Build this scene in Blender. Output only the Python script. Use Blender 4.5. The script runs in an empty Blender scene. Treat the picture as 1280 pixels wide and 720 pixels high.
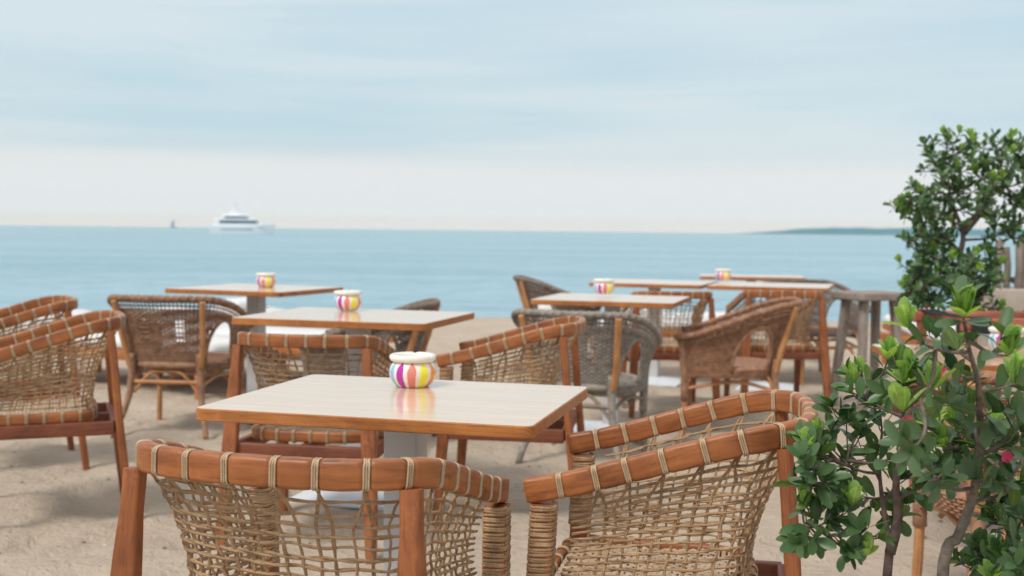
import bpy, bmesh, math, random
from mathutils import Vector, Matrix, noise
HAZE=.00027
R=math.radians; PI=math.pi
scene=bpy.context.scene; col=scene.collection
V=Vector

# ------------------------------------------------------------------ mesh builder
class MB:
    def __init__(s): s.v=[];s.f=[];s.uv=[];s.m=[]
    def add(s,verts,faces,uvs=None,mi=0):
        o=len(s.v); s.v+= [tuple(p) for p in verts]
        s.uv+= uvs if uvs else [(p[0],p[1]) for p in verts]
        s.f+= [tuple(i+o for i in f) for f in faces]; s.m+=[mi]*len(faces)
    def build(s,name,mat,parent=None,smooth=55,mesh_only=False):
        me=bpy.data.meshes.new(name); me.from_pydata(s.v,[],s.f)
        ul=me.uv_layers.new(name='UVMap')
        li=[0]*len(me.loops); me.loops.foreach_get('vertex_index',li)
        fl=[]
        for i in li: fl+= s.uv[i]
        ul.data.foreach_set('uv',fl)
        mats=mat if isinstance(mat,(list,tuple)) else [mat]
        for m in mats: me.materials.append(m)
        me.polygons.foreach_set('material_index',s.m)
        me.polygons.foreach_set('use_smooth',[smooth>0]*len(me.polygons))
        me.update()
        if 0<smooth<180: me.set_sharp_from_angle(angle=R(smooth))
        if mesh_only: return me
        return link(name,me,parent)
def link(name,me,parent=None,mw=None):
    o=bpy.data.objects.new(name,me); col.objects.link(o)
    if parent: o.parent=parent
    if mw is not None: o.matrix_local=mw
    return o
def catmull(P,n=6,closed=False):
    P=[V(p) for p in P]; out=[]; m=len(P); segs=m if closed else m-1
    for i in range(segs):
        a=P[(i-1)%m] if (closed or i>0) else P[0]*2-P[1]
        b=P[i]; c=P[(i+1)%m]
        d=P[(i+2)%m] if (closed or i+2<m) else P[-1]*2-P[-2]
        for k in range(n):
            t=k/n
            out.append(0.5*((2*b)+(c-a)*t+(2*a-5*b+4*c-d)*t*t+(3*b-a-3*c+d)*t**3))
    if not closed: out.append(P[-1])
    return out
def tube(mb,pts,r,sides=6,closed=False,cap=True,mi=0,squash=1.0,uvs=1.0):
    pts=[V(p) for p in pts]; n=len(pts)
    T=[]
    for i in range(n):
        if closed: t=pts[(i+1)%n]-pts[i-1]
        else: t=pts[min(i+1,n-1)]-pts[max(i-1,0)]
        if t.length<1e-9: t=V((0,0,1))
        T.append(t.normalized())
    a=V((0,0,1)) if abs(T[0].z)<.9 else V((1,0,0))
    N=(a-T[0]*a.dot(T[0])).normalized()
    verts=[];uv=[];L=0
    for i in range(n):
        if i: 
            N=(N-T[i]*N.dot(T[i]))
            N=N.normalized() if N.length>1e-6 else T[i].orthogonal().normalized()
            L+=(pts[i]-pts[i-1]).length
        B=T[i].cross(N); rr=r(i/(max(1,n-1))) if callable(r) else r
        for k in range(sides):
            an=2*PI*k/sides
            verts.append(pts[i]+N*math.cos(an)*rr*squash+B*math.sin(an)*rr); uv.append((L*uvs,k/sides*rr*6))
    fs=[]
    for i in range(n if closed else n-1):
        j=(i+1)%n
        for k in range(sides):
            l=(k+1)%sides
            fs.append((i*sides+k,i*sides+l,j*sides+l,j*sides+k))
    if cap and not closed:
        fs.append(tuple(range(sides))[::-1]); fs.append(tuple((n-1)*sides+k for k in range(sides)))
    mb.add(verts,fs,uv,mi)
def rrect(w,h,r,n=5):
    r=min(r,w/2*.98,h/2*.98); P=[]
    for cx,cy,a0 in ((w/2-r,h/2-r,0),(-w/2+r,h/2-r,90),(-w/2+r,-h/2+r,180),(w/2-r,-h/2+r,270)):
        for k in range(n):
            a=R(a0+90*k/(n-1)); P.append((cx+r*math.cos(a),cy+r*math.sin(a)))
    return P
def sweep(mb,pts,sizes,rad=.006,up=V((0,0,1)),closed=False,cap=True,n=4,mi=0,side=None):
    """sections w (sideways) x h (along up) carried along pts"""
    pts=[V(p) for p in pts]; m=len(pts); verts=[];uv=[];L=0
    for i,p in enumerate(pts):
        if closed: t=(pts[(i+1)%m]-pts[i-1])
        else: t=pts[min(i+1,m-1)]-pts[max(i-1,0)]
        t.normalize(); s=(side if side is not None else t.cross(up)); s=(s-t*s.dot(t)).normalized(); u=s.cross(t).normalized()
        w,h=sizes(i/(m-1)) if callable(sizes) else sizes
        if i: L+=(pts[i]-pts[i-1]).length
        sec=rrect(w,h,rad,n)
        for k,(a,b) in enumerate(sec):
            verts.append(p+s*a+u*b); uv.append((L,(math.atan2(b,a)/PI)*(w+h)*.5))
    S=4*n; fs=[]
    for i in range(m if closed else m-1):
        j=(i+1)%m
        for k in range(S):
            l=(k+1)%S; fs.append((i*S+k,i*S+l,j*S+l,j*S+k))
    if cap and not closed:
        fs.append(tuple(range(S))[::-1]); fs.append(tuple((m-1)*S+k for k in range(S)))
    mb.add(verts,fs,uv,mi)
def rbox(mb,c,size,rad=.006,rot=None,mi=0,top_mi=None,bev=None):
    """box with rounded vertical corners and small chamfers on top and bottom"""
    w,d,h=size; bev=bev if bev is not None else min(.003,h*.2); n=5
    c=V(c); levels=[(-h/2,bev),(-h/2+bev,0),(h/2-bev,0),(h/2,bev)]
    verts=[];uv=[]
    for z,ins in levels:
        for x,y in rrect(w-2*ins,d-2*ins,max(rad-ins,.0008),n):
            p=V((x,y,z)); 
            if rot: p=rot@p
            verts.append(p+c); uv.append(((x+z if w>=d else y+z),(y+z if w>=d else x+z)) if True else 0)
    S=4*n; fs=[]
    for i in range(3):
        for k in range(S):
            l=(k+1)%S; fs.append((i*S+k,i*S+l,(i+1)*S+l,(i+1)*S+k))
    fs.append(tuple(range(S))[::-1])
    mb.add(verts,fs,uv,mi)
    o=len(mb.v)-len(verts)
    mb.f.append(tuple(o+3*S+k for k in range(S))); mb.m.append(top_mi if top_mi is not None else mi)
def beam(mb,a,b,w,h,rad=.004,up=V((0,0,1)),mi=0):
    sweep(mb,[V(a),V(a).lerp(V(b),.5),V(b)],(w,h),rad,up,mi=mi)
def lathe(mb,prof,n=40,mi=0,rf=None):
    verts=[];uv=[]
    for i,(r,z) in enumerate(prof):
        for k in range(n):
            a=2*PI*k/n; rr,zz=(rf(r,z,a) if rf else (r,z))
            verts.append((rr*math.cos(a),rr*math.sin(a),zz)); uv.append((a,z))
    fs=[]
    for i in range(len(prof)-1):
        for k in range(n):
            l=(k+1)%n; fs.append((i*n+k,i*n+l,(i+1)*n+l,(i+1)*n+k))
    mb.add(verts,fs,uv,mi)

def tag(o,label=None,cat=None,group=None,kind=None):
    if label: o['label']=label
    if cat: o['category']=cat
    if group: o['group']=group
    if kind: o['kind']=kind
    return o
def empty(name,loc=(0,0,0),rz=0):
    o=bpy.data.objects.new(name,None); col.objects.link(o); o.location=loc; o.rotation_euler=(0,0,rz); o.empty_display_size=.1
    return o
def children(o): return [c for c in bpy.data.objects if c.parent==o]
def copy_tree(o,parent=None):
    c=o.copy(); col.objects.link(c)
    if parent: c.parent=parent
    for ch in KIDS.get(o.name,[]): copy_tree(ch,c)
    return c
KIDS={}
def index_kids():
    KIDS.clear()
    for o in bpy.data.objects:
        if o.parent: KIDS.setdefault(o.parent.name,[]).append(o)

# ------------------------------------------------------------------ materials
def newmat(name):
    m=bpy.data.materials.new(name); m.use_nodes=True; nt=m.node_tree; b=nt.nodes['Principled BSDF']; return m,nt,b
def N(nt,t,**k):
    n=nt.nodes.new(t)
    for a,v in k.items():
        if a in n.inputs: n.inputs[a].default_value=v
        else: setattr(n,a,v)
    return n
def ramp(nt,fac,stops,interp='LINEAR'):
    r=nt.nodes.new('ShaderNodeValToRGB'); r.color_ramp.interpolation=interp
    e=r.color_ramp.elements
    while len(e)<len(stops): e.new(.5)
    for i,(p,c) in enumerate(stops): e[i].position=p; e[i].color=(*c,1)
    nt.links.new(fac,r.inputs[0]); return r.outputs[0]
def noise_n(nt,vec,scale,detail=4,rough=.55,dist=0):
    n=N(nt,'ShaderNodeTexNoise',Scale=scale,Detail=detail,Roughness=rough,Distortion=dist)
    nt.links.new(vec,n.inputs['Vector']); return n.outputs['Fac']
def mapping(nt,src,scale=(1,1,1),loc=(0,0,0)):
    m=N(nt,'ShaderNodeMapping'); m.inputs['Scale'].default_value=scale; m.inputs['Location'].default_value=loc
    nt.links.new(src,m.inputs['Vector']); return m.outputs[0]
def bump(nt,b,h,strength=.3,dist=.002):
    n=N(nt,'ShaderNodeBump',Strength=strength,Distance=dist); nt.links.new(h,n.inputs['Height']); nt.links.new(n.outputs[0],b.inputs['Normal']); return n
def mixc(nt,fac,a,b,mode='MIX'):
    m=nt.nodes.new('ShaderNodeMix'); m.data_type='RGBA'; m.blend_type=mode
    if isinstance(fac,(int,float)): m.inputs[0].default_value=fac
    else: nt.links.new(fac,m.inputs[0])
    for s,i in ((a,6),(b,7)):
        if isinstance(s,tuple): m.inputs[i].default_value=(*s,1)
        else: nt.links.new(s,m.inputs[i])
    return m.outputs[2]
def wood(name,dark,mid,light,rough=.42,grain=60,objvar=True,coat=0.0,knots=.5):
    m,nt,b=newmat(name); tc=N(nt,'ShaderNodeTexCoord'); oi=N(nt,'ShaderNodeObjectInfo')
    add=N(nt,'ShaderNodeVectorMath',operation='ADD'); nt.links.new(tc.outputs['UV'],add.inputs[0])
    cm=N(nt,'ShaderNodeCombineXYZ'); mu=N(nt,'ShaderNodeMath',operation='MULTIPLY'); mu.inputs[1].default_value=7.3
    nt.links.new(oi.outputs['Random'],mu.inputs[0]); nt.links.new(mu.outputs[0],cm.inputs[0]); nt.links.new(mu.outputs[0],cm.inputs[2]); nt.links.new(cm.outputs[0],add.inputs[1])
    v1=mapping(nt,add.outputs[0],(3.0,grain,1)); f1=noise_n(nt,v1,1.6,6,.6,.6)
    v2=mapping(nt,add.outputs[0],(5,14,1)); f2=noise_n(nt,v2,1.0,3,.5,.3)
    c1=ramp(nt,f1,[(.28,dark),(.5,mid),(.75,light)])
    c2=ramp(nt,f2,[(.3,tuple(x*.72 for x in mid)),(.55,mid),(.8,tuple(min(1,x*1.2) for x in mid))])
    cc=mixc(nt,.45,c1,c2); v3=mapping(nt,add.outputs[0],(9,grain*3.2,1)); f3=noise_n(nt,v3,1.3,4,.7,.2); cc=mixc(nt,1,cc,ramp(nt,f3,[(.33,(.62,.58,.55)),(.5,(1,1,1))]),'MULTIPLY')
    fw_=noise_n(nt,tc.outputs['Object'],22,6,.72,.3); cc=mixc(nt,ramp(nt,fw_,[(.58,(0,0,0)),(.74,(.55,.55,.55))]),cc,tuple(min(1,x*1.35+.05) for x in mid)); fd_=noise_n(nt,tc.outputs['Object'],7,4,.6); cc=mixc(nt,1,cc,ramp(nt,fd_,[(.32,(.70,.66,.64)),(.55,(1,1,1))]),'MULTIPLY')
    nt.links.new(cc,b.inputs['Base Color'])
    rr=N(nt,'ShaderNodeMapRange'); rr.inputs['To Min'].default_value=rough-.1; rr.inputs['To Max'].default_value=rough+.15
    nt.links.new(f2,rr.inputs['Value']); nt.links.new(rr.outputs[0],b.inputs['Roughness'])
    b.inputs['Coat Weight'].default_value=coat; b.inputs['Coat Roughness'].default_value=.25
    bump(nt,b,f1,.35,.0012); return m
M={}
M['teak']=wood('teak_wood',(.10,.026,.009),(.34,.110,.029),(.52,.195,.056),.45,34,coat=.04)
M['post']=wood('post_wood',(.12,.030,.010),(.32,.100,.028),(.45,.155,.046),.5,34)
M['apron']=wood('apron_wood',(.09,.02,.009),(.20,.055,.022),(.27,.08,.03),.5,60)
M['oak_edge']=wood('oak_edge',(.27,.085,.02),(.47,.17,.04),(.6,.25,.075),.4,80)
M['orange_wood']=wood('orange_wood',(.25,.07,.02),(.5,.18,.05),(.6,.25,.08),.45,50)
M['driftwood']=wood('weathered_grey_wood',(.15,.12,.10),(.30,.25,.215),(.43,.38,.33),.8,40)
M['dark_red_wood']=wood('dark_red_wood',(.17,.045,.03),(.40,.12,.065),(.52,.17,.09),.4,50)
def tabletop_mat():
    m,nt,b=newmat('tabletop_veneer'); tc=N(nt,'ShaderNodeTexCoord')
    v=mapping(nt,tc.outputs['UV'],(2.2,38,1)); f=noise_n(nt,v,1.5,6,.6,.5)
    v2=mapping(nt,tc.outputs['UV'],(1,11,1)); f2=noise_n(nt,v2,1,2,.5,.2)
    c=ramp(nt,f,[(.3,(.60,.41,.265)),(.55,(.72,.50,.33)),(.8,(.79,.58,.41))])
    c=mixc(nt,.3,c,ramp(nt,f2,[(.3,(.66,.50,.33)),(.7,(.79,.65,.48))]))
    nt.links.new(c,b.inputs['Base Color']); b.inputs['Roughness'].default_value=.22
    b.inputs['IOR'].default_value=1.5; b.inputs['Coat Weight'].default_value=.6; b.inputs['Coat Roughness'].default_value=.11; b.inputs['Coat IOR'].default_value=1.58
    sm=noise_n(nt,tc.outputs['UV'],9,6,.7,.5); mr=N(nt,'ShaderNodeMapRange'); mr.inputs['From Min'].default_value=.35; mr.inputs['From Max'].default_value=.7; mr.inputs['To Min'].default_value=.07; mr.inputs['To Max'].default_value=.24; nt.links.new(sm,mr.inputs['Value']); nt.links.new(mr.outputs[0],b.inputs['Coat Roughness'])
    vb=mapping(nt,tc.outputs['UV'],(6,160,1)); fb=noise_n(nt,vb,1,3,.5)
    bump(nt,b,fb,.12,.0006); return m
M['top']=tabletop_mat()
def rope(name,c1,c2,c3,rough=.75,scale=(260,60,1)):
    m,nt,b=newmat(name); tc=N(nt,'ShaderNodeTexCoord')
    f0=noise_n(nt,tc.outputs['Object'],28,3,.6); f1=noise_n(nt,mapping(nt,tc.outputs['Object'],(1,1,1)),420,2,.6)
    c=ramp(nt,f0,[(.3,c1),(.5,c2),(.72,c3)]); c=mixc(nt,.35,c,ramp(nt,f1,[(.35,c1),(.65,c3)]))
    ri=N(nt,'ShaderNodeNewGeometry'); rc=ramp(nt,ri.outputs['Random Per Island'],[(0,(.78,.74,.7)),(1,(1,1,1))])
    c=mixc(nt,1.0,c,rc,'MULTIPLY'); nt.links.new(c,b.inputs['Base Color']); b.inputs['Roughness'].default_value=rough
    w=N(nt,'ShaderNodeTexWave',Scale=1.0); w.bands_direction='DIAGONAL'; nt.links.new(mapping(nt,tc.outputs['UV'],scale),w.inputs['Vector'])
    bump(nt,b,w.outputs['Fac'],.5,.0008); return m
M['rope']=rope('seagrass_rope',(.20,.115,.055),(.43,.265,.14),(.60,.41,.24))
M['binding']=rope('binding_cord',(.36,.24,.13),(.55,.40,.25),(.67,.53,.37),.65)
M['rattan_brown']=rope('brown_rattan',(.14,.068,.038),(.35,.19,.11),(.52,.31,.19),.6)
M['rattan_grey']=rope('grey_rattan',(.17,.145,.125),(.33,.29,.25),(.46,.42,.37),.7)
M['rattan_dark']=rope('dark_grey_rattan',(.10,.075,.06),(.23,.17,.14),(.35,.27,.22),.7)
M['rattan_red']=rope('reddish_rattan',(.16,.07,.04),(.38,.19,.105),(.52,.30,.18),.6)
M['pole']=wood('bare_rattan_pole',(.34,.14,.05),(.55,.26,.10),(.65,.34,.15),.5,40)
M['pole_grey']=wood('bare_grey_pole',(.2,.16,.13),(.32,.27,.22),(.42,.37,.31),.7,40)
def plain(name,c,rough=.5,var=.08,scale=8,bstr=.1,metal=0,spec=.5):
    m,nt,b=newmat(name); tc=N(nt,'ShaderNodeTexCoord'); f=noise_n(nt,tc.outputs['Object'],scale,5,.6)
    c1=tuple(x*(1-var*2) for x in c); c2=tuple(min(1,x*(1+var)) for x in c)
    nt.links.new(ramp(nt,f,[(.3,c1),(.7,c2)]),b.inputs['Base Color']); b.inputs['Roughness'].default_value=rough
    b.inputs['Metallic'].default_value=metal; b.inputs['Specular IOR Level'].default_value=spec
    f2=noise_n(nt,tc.outputs['Object'],scale*14,3,.6); bump(nt,b,f2,bstr,.001); return m
M['greymetal']=plain('pale_grey_painted_metal',(.52,.52,.53),.38,.03,5,.04)
M['whitemetal']=plain('white_painted_plate',(.72,.76,.8),.4,.04,5,.05)
M['cushion']=plain('white_canvas',(.68,.68,.67),.85,.04,6,.3)
M['ceramic']=plain('white_ceramic',(.80,.76,.69),.16,.03,20,.04)
M['black']=plain('black_webbing',(.012,.013,.016),.6,.1,30,.4)
M['seat']=rope('woven_seat',(.20,.09,.055),(.36,.19,.12),(.48,.30,.2),.6)
M['seat_straw']=rope('woven_straw_seat',(.32,.23,.15),(.52,.40,.28),(.66,.54,.40),.75)
M['bark']=plain('shrub_bark',(.13,.09,.075),.85,.3,60,.8)
M['bark_light']=plain('pale_twig_bark',(.19,.15,.12),.85,.3,60,.8)
M['wallm']=plain('beige_rendered_wall',(.42,.36,.30),.9,.1,6,.5)
M['stake']=wood('grey_brown_stake',(.12,.09,.075),(.27,.215,.18),(.4,.33,.28),.85,30)
M['hull']=plain('white_hull_paint',(.80,.82,.85),.25,.02,1,0)
M['glassdark']=plain('dark_tinted_glass',(.03,.10,.13),.1,.02,1,0)
M['sail']=plain('dark_sail',(.07,.11,.14),.8,.02,1,0)
M['petal']=plain('pink_petal',(.62,.03,.12),.5,.1,60,.1)
def ash_mat():
    m,nt,b=newmat('striped_ceramic'); tc=N(nt,'ShaderNodeTexCoord'); sp=N(nt,'ShaderNodeSeparateXYZ'); nt.links.new(tc.outputs['Object'],sp.inputs[0])
    def ma(op,a,bv=None):
        n=N(nt,'ShaderNodeMath',operation=op)
        for i,x in enumerate((a,bv)):
            if x is None: continue
            if isinstance(x,(int,float)): n.inputs[i].default_value=x
            else: nt.links.new(x,n.inputs[i])
        return n.outputs[0]
    wob=noise_n(nt,tc.outputs['Object'],18,2,.5)
    an=ma('ARCTAN2',sp.outputs[1],sp.outputs[0]); t=ma('MULTIPLY',ma('ADD',ma('DIVIDE',an,2*PI),.5),12)
    t=ma('ADD',t,ma('MULTIPLY',ma('SUBTRACT',wob,.5),.35))
    fr=ma('FRACT',t); idx=ma('DIVIDE',ma('ADD',ma('FLOOR',t),.5),12)
    cols=[(.25,.48,.72),(.45,.02,.36),(.72,.22,.17),(.86,.78,.02),(.85,.27,.01),(.30,.62,.20),(.02,.35,.55),(.25,.48,.72),(.45,.02,.36),(.72,.22,.17),(.86,.78,.02),(.85,.27,.01),(.30,.62,.20)][:12]
    sc=ramp(nt,idx,[(i/12,c) for i,c in enumerate(cols)],'CONSTANT')
    d=ma('ABSOLUTE',ma('SUBTRACT',fr,.5)); zc=ma('MULTIPLY',ma('MAXIMUM',ma('SUBTRACT',sp.outputs[2],.045),0),22)
    k=ma('LESS_THAN',ma('ADD',d,ma('MULTIPLY',zc,zc)),.33)
    wh=(.80,.74,.66)
    nt.links.new(mixc(nt,k,wh,sc),b.inputs['Base Color']); b.inputs['Roughness'].default_value=.18; b.inputs['Coat Weight'].default_value=.4
    return m
M['ash']=ash_mat()
def leaf_mat(name,c1,c2,c3,back,rough=.38,trans=.25):
    m,nt,b=newmat(name); g=N(nt,'ShaderNodeNewGeometry'); tc=N(nt,'ShaderNodeTexCoord')
    c=ramp(nt,g.outputs['Random Per Island'],[(0,c1),(.5,c2),(1,c3)])
    u=N(nt,'ShaderNodeSeparateXYZ'); nt.links.new(tc.outputs['UV'],u.inputs[0])
    ab=N(nt,'ShaderNodeMath',operation='ABSOLUTE'); nt.links.new(u.outputs[1],ab.inputs[0])
    rib=ramp(nt,ab.outputs[0],[(0,(1.5,1.45,1.2)),(.10,(1,1,1))])
    f=noise_n(nt,tc.outputs['Object'],90,3,.6); blot=ramp(nt,f,[(.3,(.8,.8,.8)),(.7,(1.15,1.12,1.1))])
    c=mixc(nt,1,mixc(nt,1,c,rib,'MULTIPLY'),blot,'MULTIPLY')
    c=mixc(nt,g.outputs['Backfacing'],c,back)
    nt.links.new(c,b.inputs['Base Color']); b.inputs['Roughness'].default_value=rough; b.inputs['Specular IOR Level'].default_value=.4
    bump(nt,b,f,.15,.001)
    tr=N(nt,'ShaderNodeBsdfTranslucent'); nt.links.new(mixc(nt,1,c,(1.6,1.9,.7),'MULTIPLY'),tr.inputs['Color'])
    ms=N(nt,'ShaderNodeMixShader'); ms.inputs[0].default_value=trans
    nt.links.new(b.outputs[0],ms.inputs[1]); nt.links.new(tr.outputs[0],ms.inputs[2]); nt.links.new(ms.outputs[0],nt.nodes['Material Output'].inputs[0])
    return m
M['leaf']=leaf_mat('dark_green_leaf',(.022,.066,.026),(.055,.125,.038),(.15,.23,.065),(.075,.14,.055),.36,.18)
M['leaf2']=leaf_mat('olive_green_leaf',(.022,.062,.028),(.062,.125,.046),(.16,.22,.08),(.08,.135,.06),.38,.18)
M['leaf_far']=leaf_mat('deep_green_leaf',(.032,.088,.038),(.070,.155,.060),(.18,.27,.09),(.10,.17,.08),.38,.22)
M['newleaf']=leaf_mat('fresh_light_green_leaf',(.17,.30,.06),(.28,.42,.10),(.43,.55,.18),(.28,.40,.14),.45,.35)
def sand_mat():
    m,nt,b=newmat('beach_sand'); tc=N(nt,'ShaderNodeTexCoord'); o=tc.outputs['Object']
    f1=noise_n(nt,o,1.3,5,.6,.4); f2=noise_n(nt,o,9,5,.65); f3=noise_n(nt,o,260,3,.7); f4=noise_n(nt,o,70,3,.7)
    c=ramp(nt,f1,[(.3,(.46,.375,.285)),(.55,(.57,.465,.355)),(.75,(.63,.53,.415))])
    c=mixc(nt,.35,c,ramp(nt,f2,[(.3,(.38,.315,.25)),(.7,(.60,.505,.41))]))
    c=mixc(nt,.4,c,ramp(nt,f3,[(.25,(.27,.22,.17)),(.5,(.5,.415,.33)),(.8,(.72,.62,.5))]))
    sp=ramp(nt,f4,[(.70,(1,1,1)),(.78,(.55,.5,.45))]); c=mixc(nt,1,c,sp,'MULTIPLY')
    nt.links.new(c,b.inputs['Base Color']); b.inputs['Roughness'].default_value=.95; b.inputs['Specular IOR Level'].default_value=.15
    ad=N(nt,'ShaderNodeMath',operation='MULTIPLY_ADD'); nt.links.new(f4,ad.inputs[0]); ad.inputs[1].default_value=2.5; nt.links.new(f3,ad.inputs[2])
    bb=N(nt,'ShaderNodeMath',operation='MULTIPLY_ADD'); nt.links.new(noise_n(nt,o,16,4,.6,.5),bb.inputs[0]); bb.inputs[1].default_value=9; nt.links.new(ad.outputs[0],bb.inputs[2])
    bump(nt,b,bb.outputs[0],.8,.005); return m
M['sand']=sand_mat()
def sea_mat():
    m,nt,b=newmat('sea_water'); tc=N(nt,'ShaderNodeTexCoord'); o=tc.outputs['Object']
    v=mapping(nt,o,(.018,.10,1)); f=noise_n(nt,v,1,5,.65,.5); fr=noise_n(nt,mapping(nt,o,(.55,.8,1)),1,4,.7,.6)
    c=ramp(nt,f,[(.34,(.17,.35,.435)),(.66,(.29,.475,.55))]); c=mixc(nt,1,c,ramp(nt,fr,[(.36,(.72,.80,.84)),(.56,(1,1,1))]),'MULTIPLY')
    nt.links.new(c,b.inputs['Base Color']); b.inputs['Roughness'].default_value=.25; b.inputs['Specular IOR Level'].default_value=.5
    w1=noise_n(nt,mapping(nt,o,(.35,1.1,1)),1.1,5,.65,.4); w2=noise_n(nt,mapping(nt,o,(.03,.09,1)),1.0,4,.6,.3)
    ad=N(nt,'ShaderNodeMath',operation='MULTIPLY_ADD'); nt.links.new(w2,ad.inputs[0]); ad.inputs[1].default_value=4; nt.links.new(w1,ad.inputs[2])
    bump(nt,b,ad.outputs[0],.9,.5); return m
M['sea']=sea_mat()
def hill_mat():
    m,nt,b=newmat('wooded_headland'); tc=N(nt,'ShaderNodeTexCoord'); f=noise_n(nt,tc.outputs['Object'],.03,5,.6)
    nt.links.new(ramp(nt,f,[(.3,(.04,.09,.07)),(.7,(.08,.14,.10))]),b.inputs['Base Color']); b.inputs['Roughness'].default_value=1; return m
M['hill']=hill_mat()

# ------------------------------------------------------------------ light, sky, camera
SUN_EL,SUN_AZ=52,-140       # azimuth from +Y, clockwise
w=bpy.data.worlds.new('World'); scene.world=w; w.use_nodes=True; nt=w.node_tree; bg=nt.nodes['Background']
sky=nt.nodes.new('ShaderNodeTexSky'); sky.sky_type='NISHITA'; sky.sun_disc=False; sky.sun_elevation=R(SUN_EL); sky.sun_rotation=R(SUN_AZ); sky.air_density=1.2; sky.dust_density=1.5; sky.altitude=0
tc=N(nt,'ShaderNodeTexCoord'); g=tc.outputs['Generated']
sep=N(nt,'ShaderNodeSeparateXYZ'); nt.links.new(g,sep.inputs[0])
f1=noise_n(nt,mapping(nt,g,(1.6,1.6,22),(3.1,0,1.7)),1.0,6,.6,.7)     # long thin stratus bands
f2=noise_n(nt,mapping(nt,g,(.7,.7,5),(0,2,5.3)),1.3,3,.5,.3)
ad=N(nt,'ShaderNodeMath',operation='MULTIPLY_ADD'); nt.links.new(f1,ad.inputs[0]); ad.inputs[1].default_value=.55
nt.links.new(f2,ad.inputs[2])
SKYK=1.0
lowc=(6.3,7.1,7.6); hi=(7.9,7.95,8.05)
cl=ramp(nt,ad.outputs[0],[(.62,(.49,.685,.785)),(.84,(.68,.785,.845))])
hz=ramp(nt,sep.outputs[2],[(.0,(.81,1.0,1.26)),(.010,(.81,.99,1.2)),(.022,(.79,.885,.985)),(.05,(.785,.84,.885)),(.062,(.76,.815,.86)),(.080,(0.55,.69,.765))])
# the pale haze band above the horizon has a soft, uneven upper edge
zz=N(nt,'ShaderNodeMath',operation='MULTIPLY_ADD'); nt.links.new(f2,zz.inputs[0]); zz.inputs[1].default_value=.05
zo=N(nt,'ShaderNodeMath',operation='ADD'); nt.links.new(sep.outputs[2],zo.inputs[0]); zo.inputs[1].default_value=-.025; nt.links.new(zo.outputs[0],zz.inputs[2])
band=ramp(nt,zz.outputs[0],[(.055,(1,1,1)),(.073,(0,0,0))])
c=mixc(nt,band,cl,hz)
up=ramp(nt,sep.outputs[2],[(.2,(0,0,0)),(.6,(1,1,1))])
c=mixc(nt,up,c,(.84,.86,.88))
sc=N(nt,'ShaderNodeVectorMath',operation='SCALE'); nt.links.new(c,sc.inputs[0]); sc.inputs['Scale'].default_value=8.5
fin=mixc(nt,.93,sky.outputs[0],sc.outputs[0])
nt.links.new(fin,bg.inputs['Color']); bg.inputs['Strength'].default_value=.12
sl=bpy.data.lights.new('sun','SUN'); sl.energy=2.5; sl.angle=R(17); sl.color=(1,.95,.88)
so=bpy.data.objects.new('sun',sl); col.objects.link(so); so.location=(0,0,30)
az=R(SUN_AZ); el=R(SUN_EL); sd=V((math.sin(az)*math.cos(el),math.cos(az)*math.cos(el),math.sin(el)))
so.rotation_euler=(-sd).to_track_quat('-Z','Y').to_euler()
cam=bpy.data.cameras.new('camera'); co=bpy.data.objects.new('camera',cam); col.objects.link(co)
cam.lens=40.05; cam.sensor_width=36; cam.clip_end=60000; cam.clip_start=.05
pitch=math.atan(72.02/1424); roll=math.atan(.0109)
fw=V((0,math.cos(pitch),-math.sin(pitch))); r0=V((1,0,0)); u0=r0.cross(fw)
rr=r0*math.cos(roll)+u0*math.sin(roll); uu=u0*math.cos(roll)-r0*math.sin(roll)
mx=Matrix((rr,uu,-fw)).transposed().to_4x4(); mx.translation=(0,0,1.17); co.matrix_world=mx
cam.dof.use_dof=True; cam.dof.focus_distance=2.15; cam.dof.aperture_fstop=4.8
scene.camera=co
scene.view_settings.view_transform='Standard'; scene.view_settings.look='None'; scene.view_settings.gamma=1; scene.view_settings.exposure=0.0
scene.render.engine='CYCLES'

# ------------------------------------------------------------------ ground and sea
def axis(lo,hi,fine_lo,fine_hi,step,grow=1.25):
    xs=[];x=fine_lo
    while x<=fine_hi: xs.append(x); x+=step
    s=step;x=xs[-1]
    while x<hi: s*=grow; x+=s; xs.append(min(x,hi))
    s=step;x=xs[0]; lo_=[]
    while x>lo: s*=grow; x-=s; lo_.append(max(x,lo))
    return lo_[::-1]+xs
def sandz(x,y):
    n=noise.noise
    z=.035*n(V((x*.55,y*.55,1)))+.022*n(V((x*1.9,y*1.9,7)))+.019*n(V((x*4.6,y*4.6,3)))+.012*n(V((x*10,y*10,5)))
    q=n(V((x*3.1+9,y*3.1,11)))                 # footprints and scuffs
    if q>.22: z-=(min(q,.5)-.22)*.13
    fade=1 if y<11 else max(0,1-(y-11)/4)
    z=z*fade*1.15*min(1,.55+.35*max(0,y-2))
    edge=15.3+.5*n(V((x*.12,0,2)))
    if y>edge: z-= min((y-edge)*.11,5.0)
    return z
def grid(name,xs,ys,fz,mat):
    vs=[(x,y,fz(x,y)) for y in ys for x in xs]; nx=len(xs)
    fs=[(j*nx+i,j*nx+i+1,(j+1)*nx+i+1,(j+1)*nx+i) for j in range(len(ys)-1) for i in range(nx-1)]
    mb=MB(); mb.v=vs; mb.f=fs; mb.uv=[(v[0],v[1]) for v in vs]; mb.m=[0]*len(fs)
    return mb.build(name,mat,smooth=180)
tag(grid('beach_sand',axis(-400,400,-3.6,4.6,.045,1.12),axis(-60,60,1.4,9.5,.045,1.1),sandz,M['sand']),kind='structure')
tag(grid('sea_water',axis(-4200,4200,-20,20,5,1.5),axis(14,4700,15,40,1.5,1.35),lambda x,y:-.9,M['sea']),kind='structure')
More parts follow.
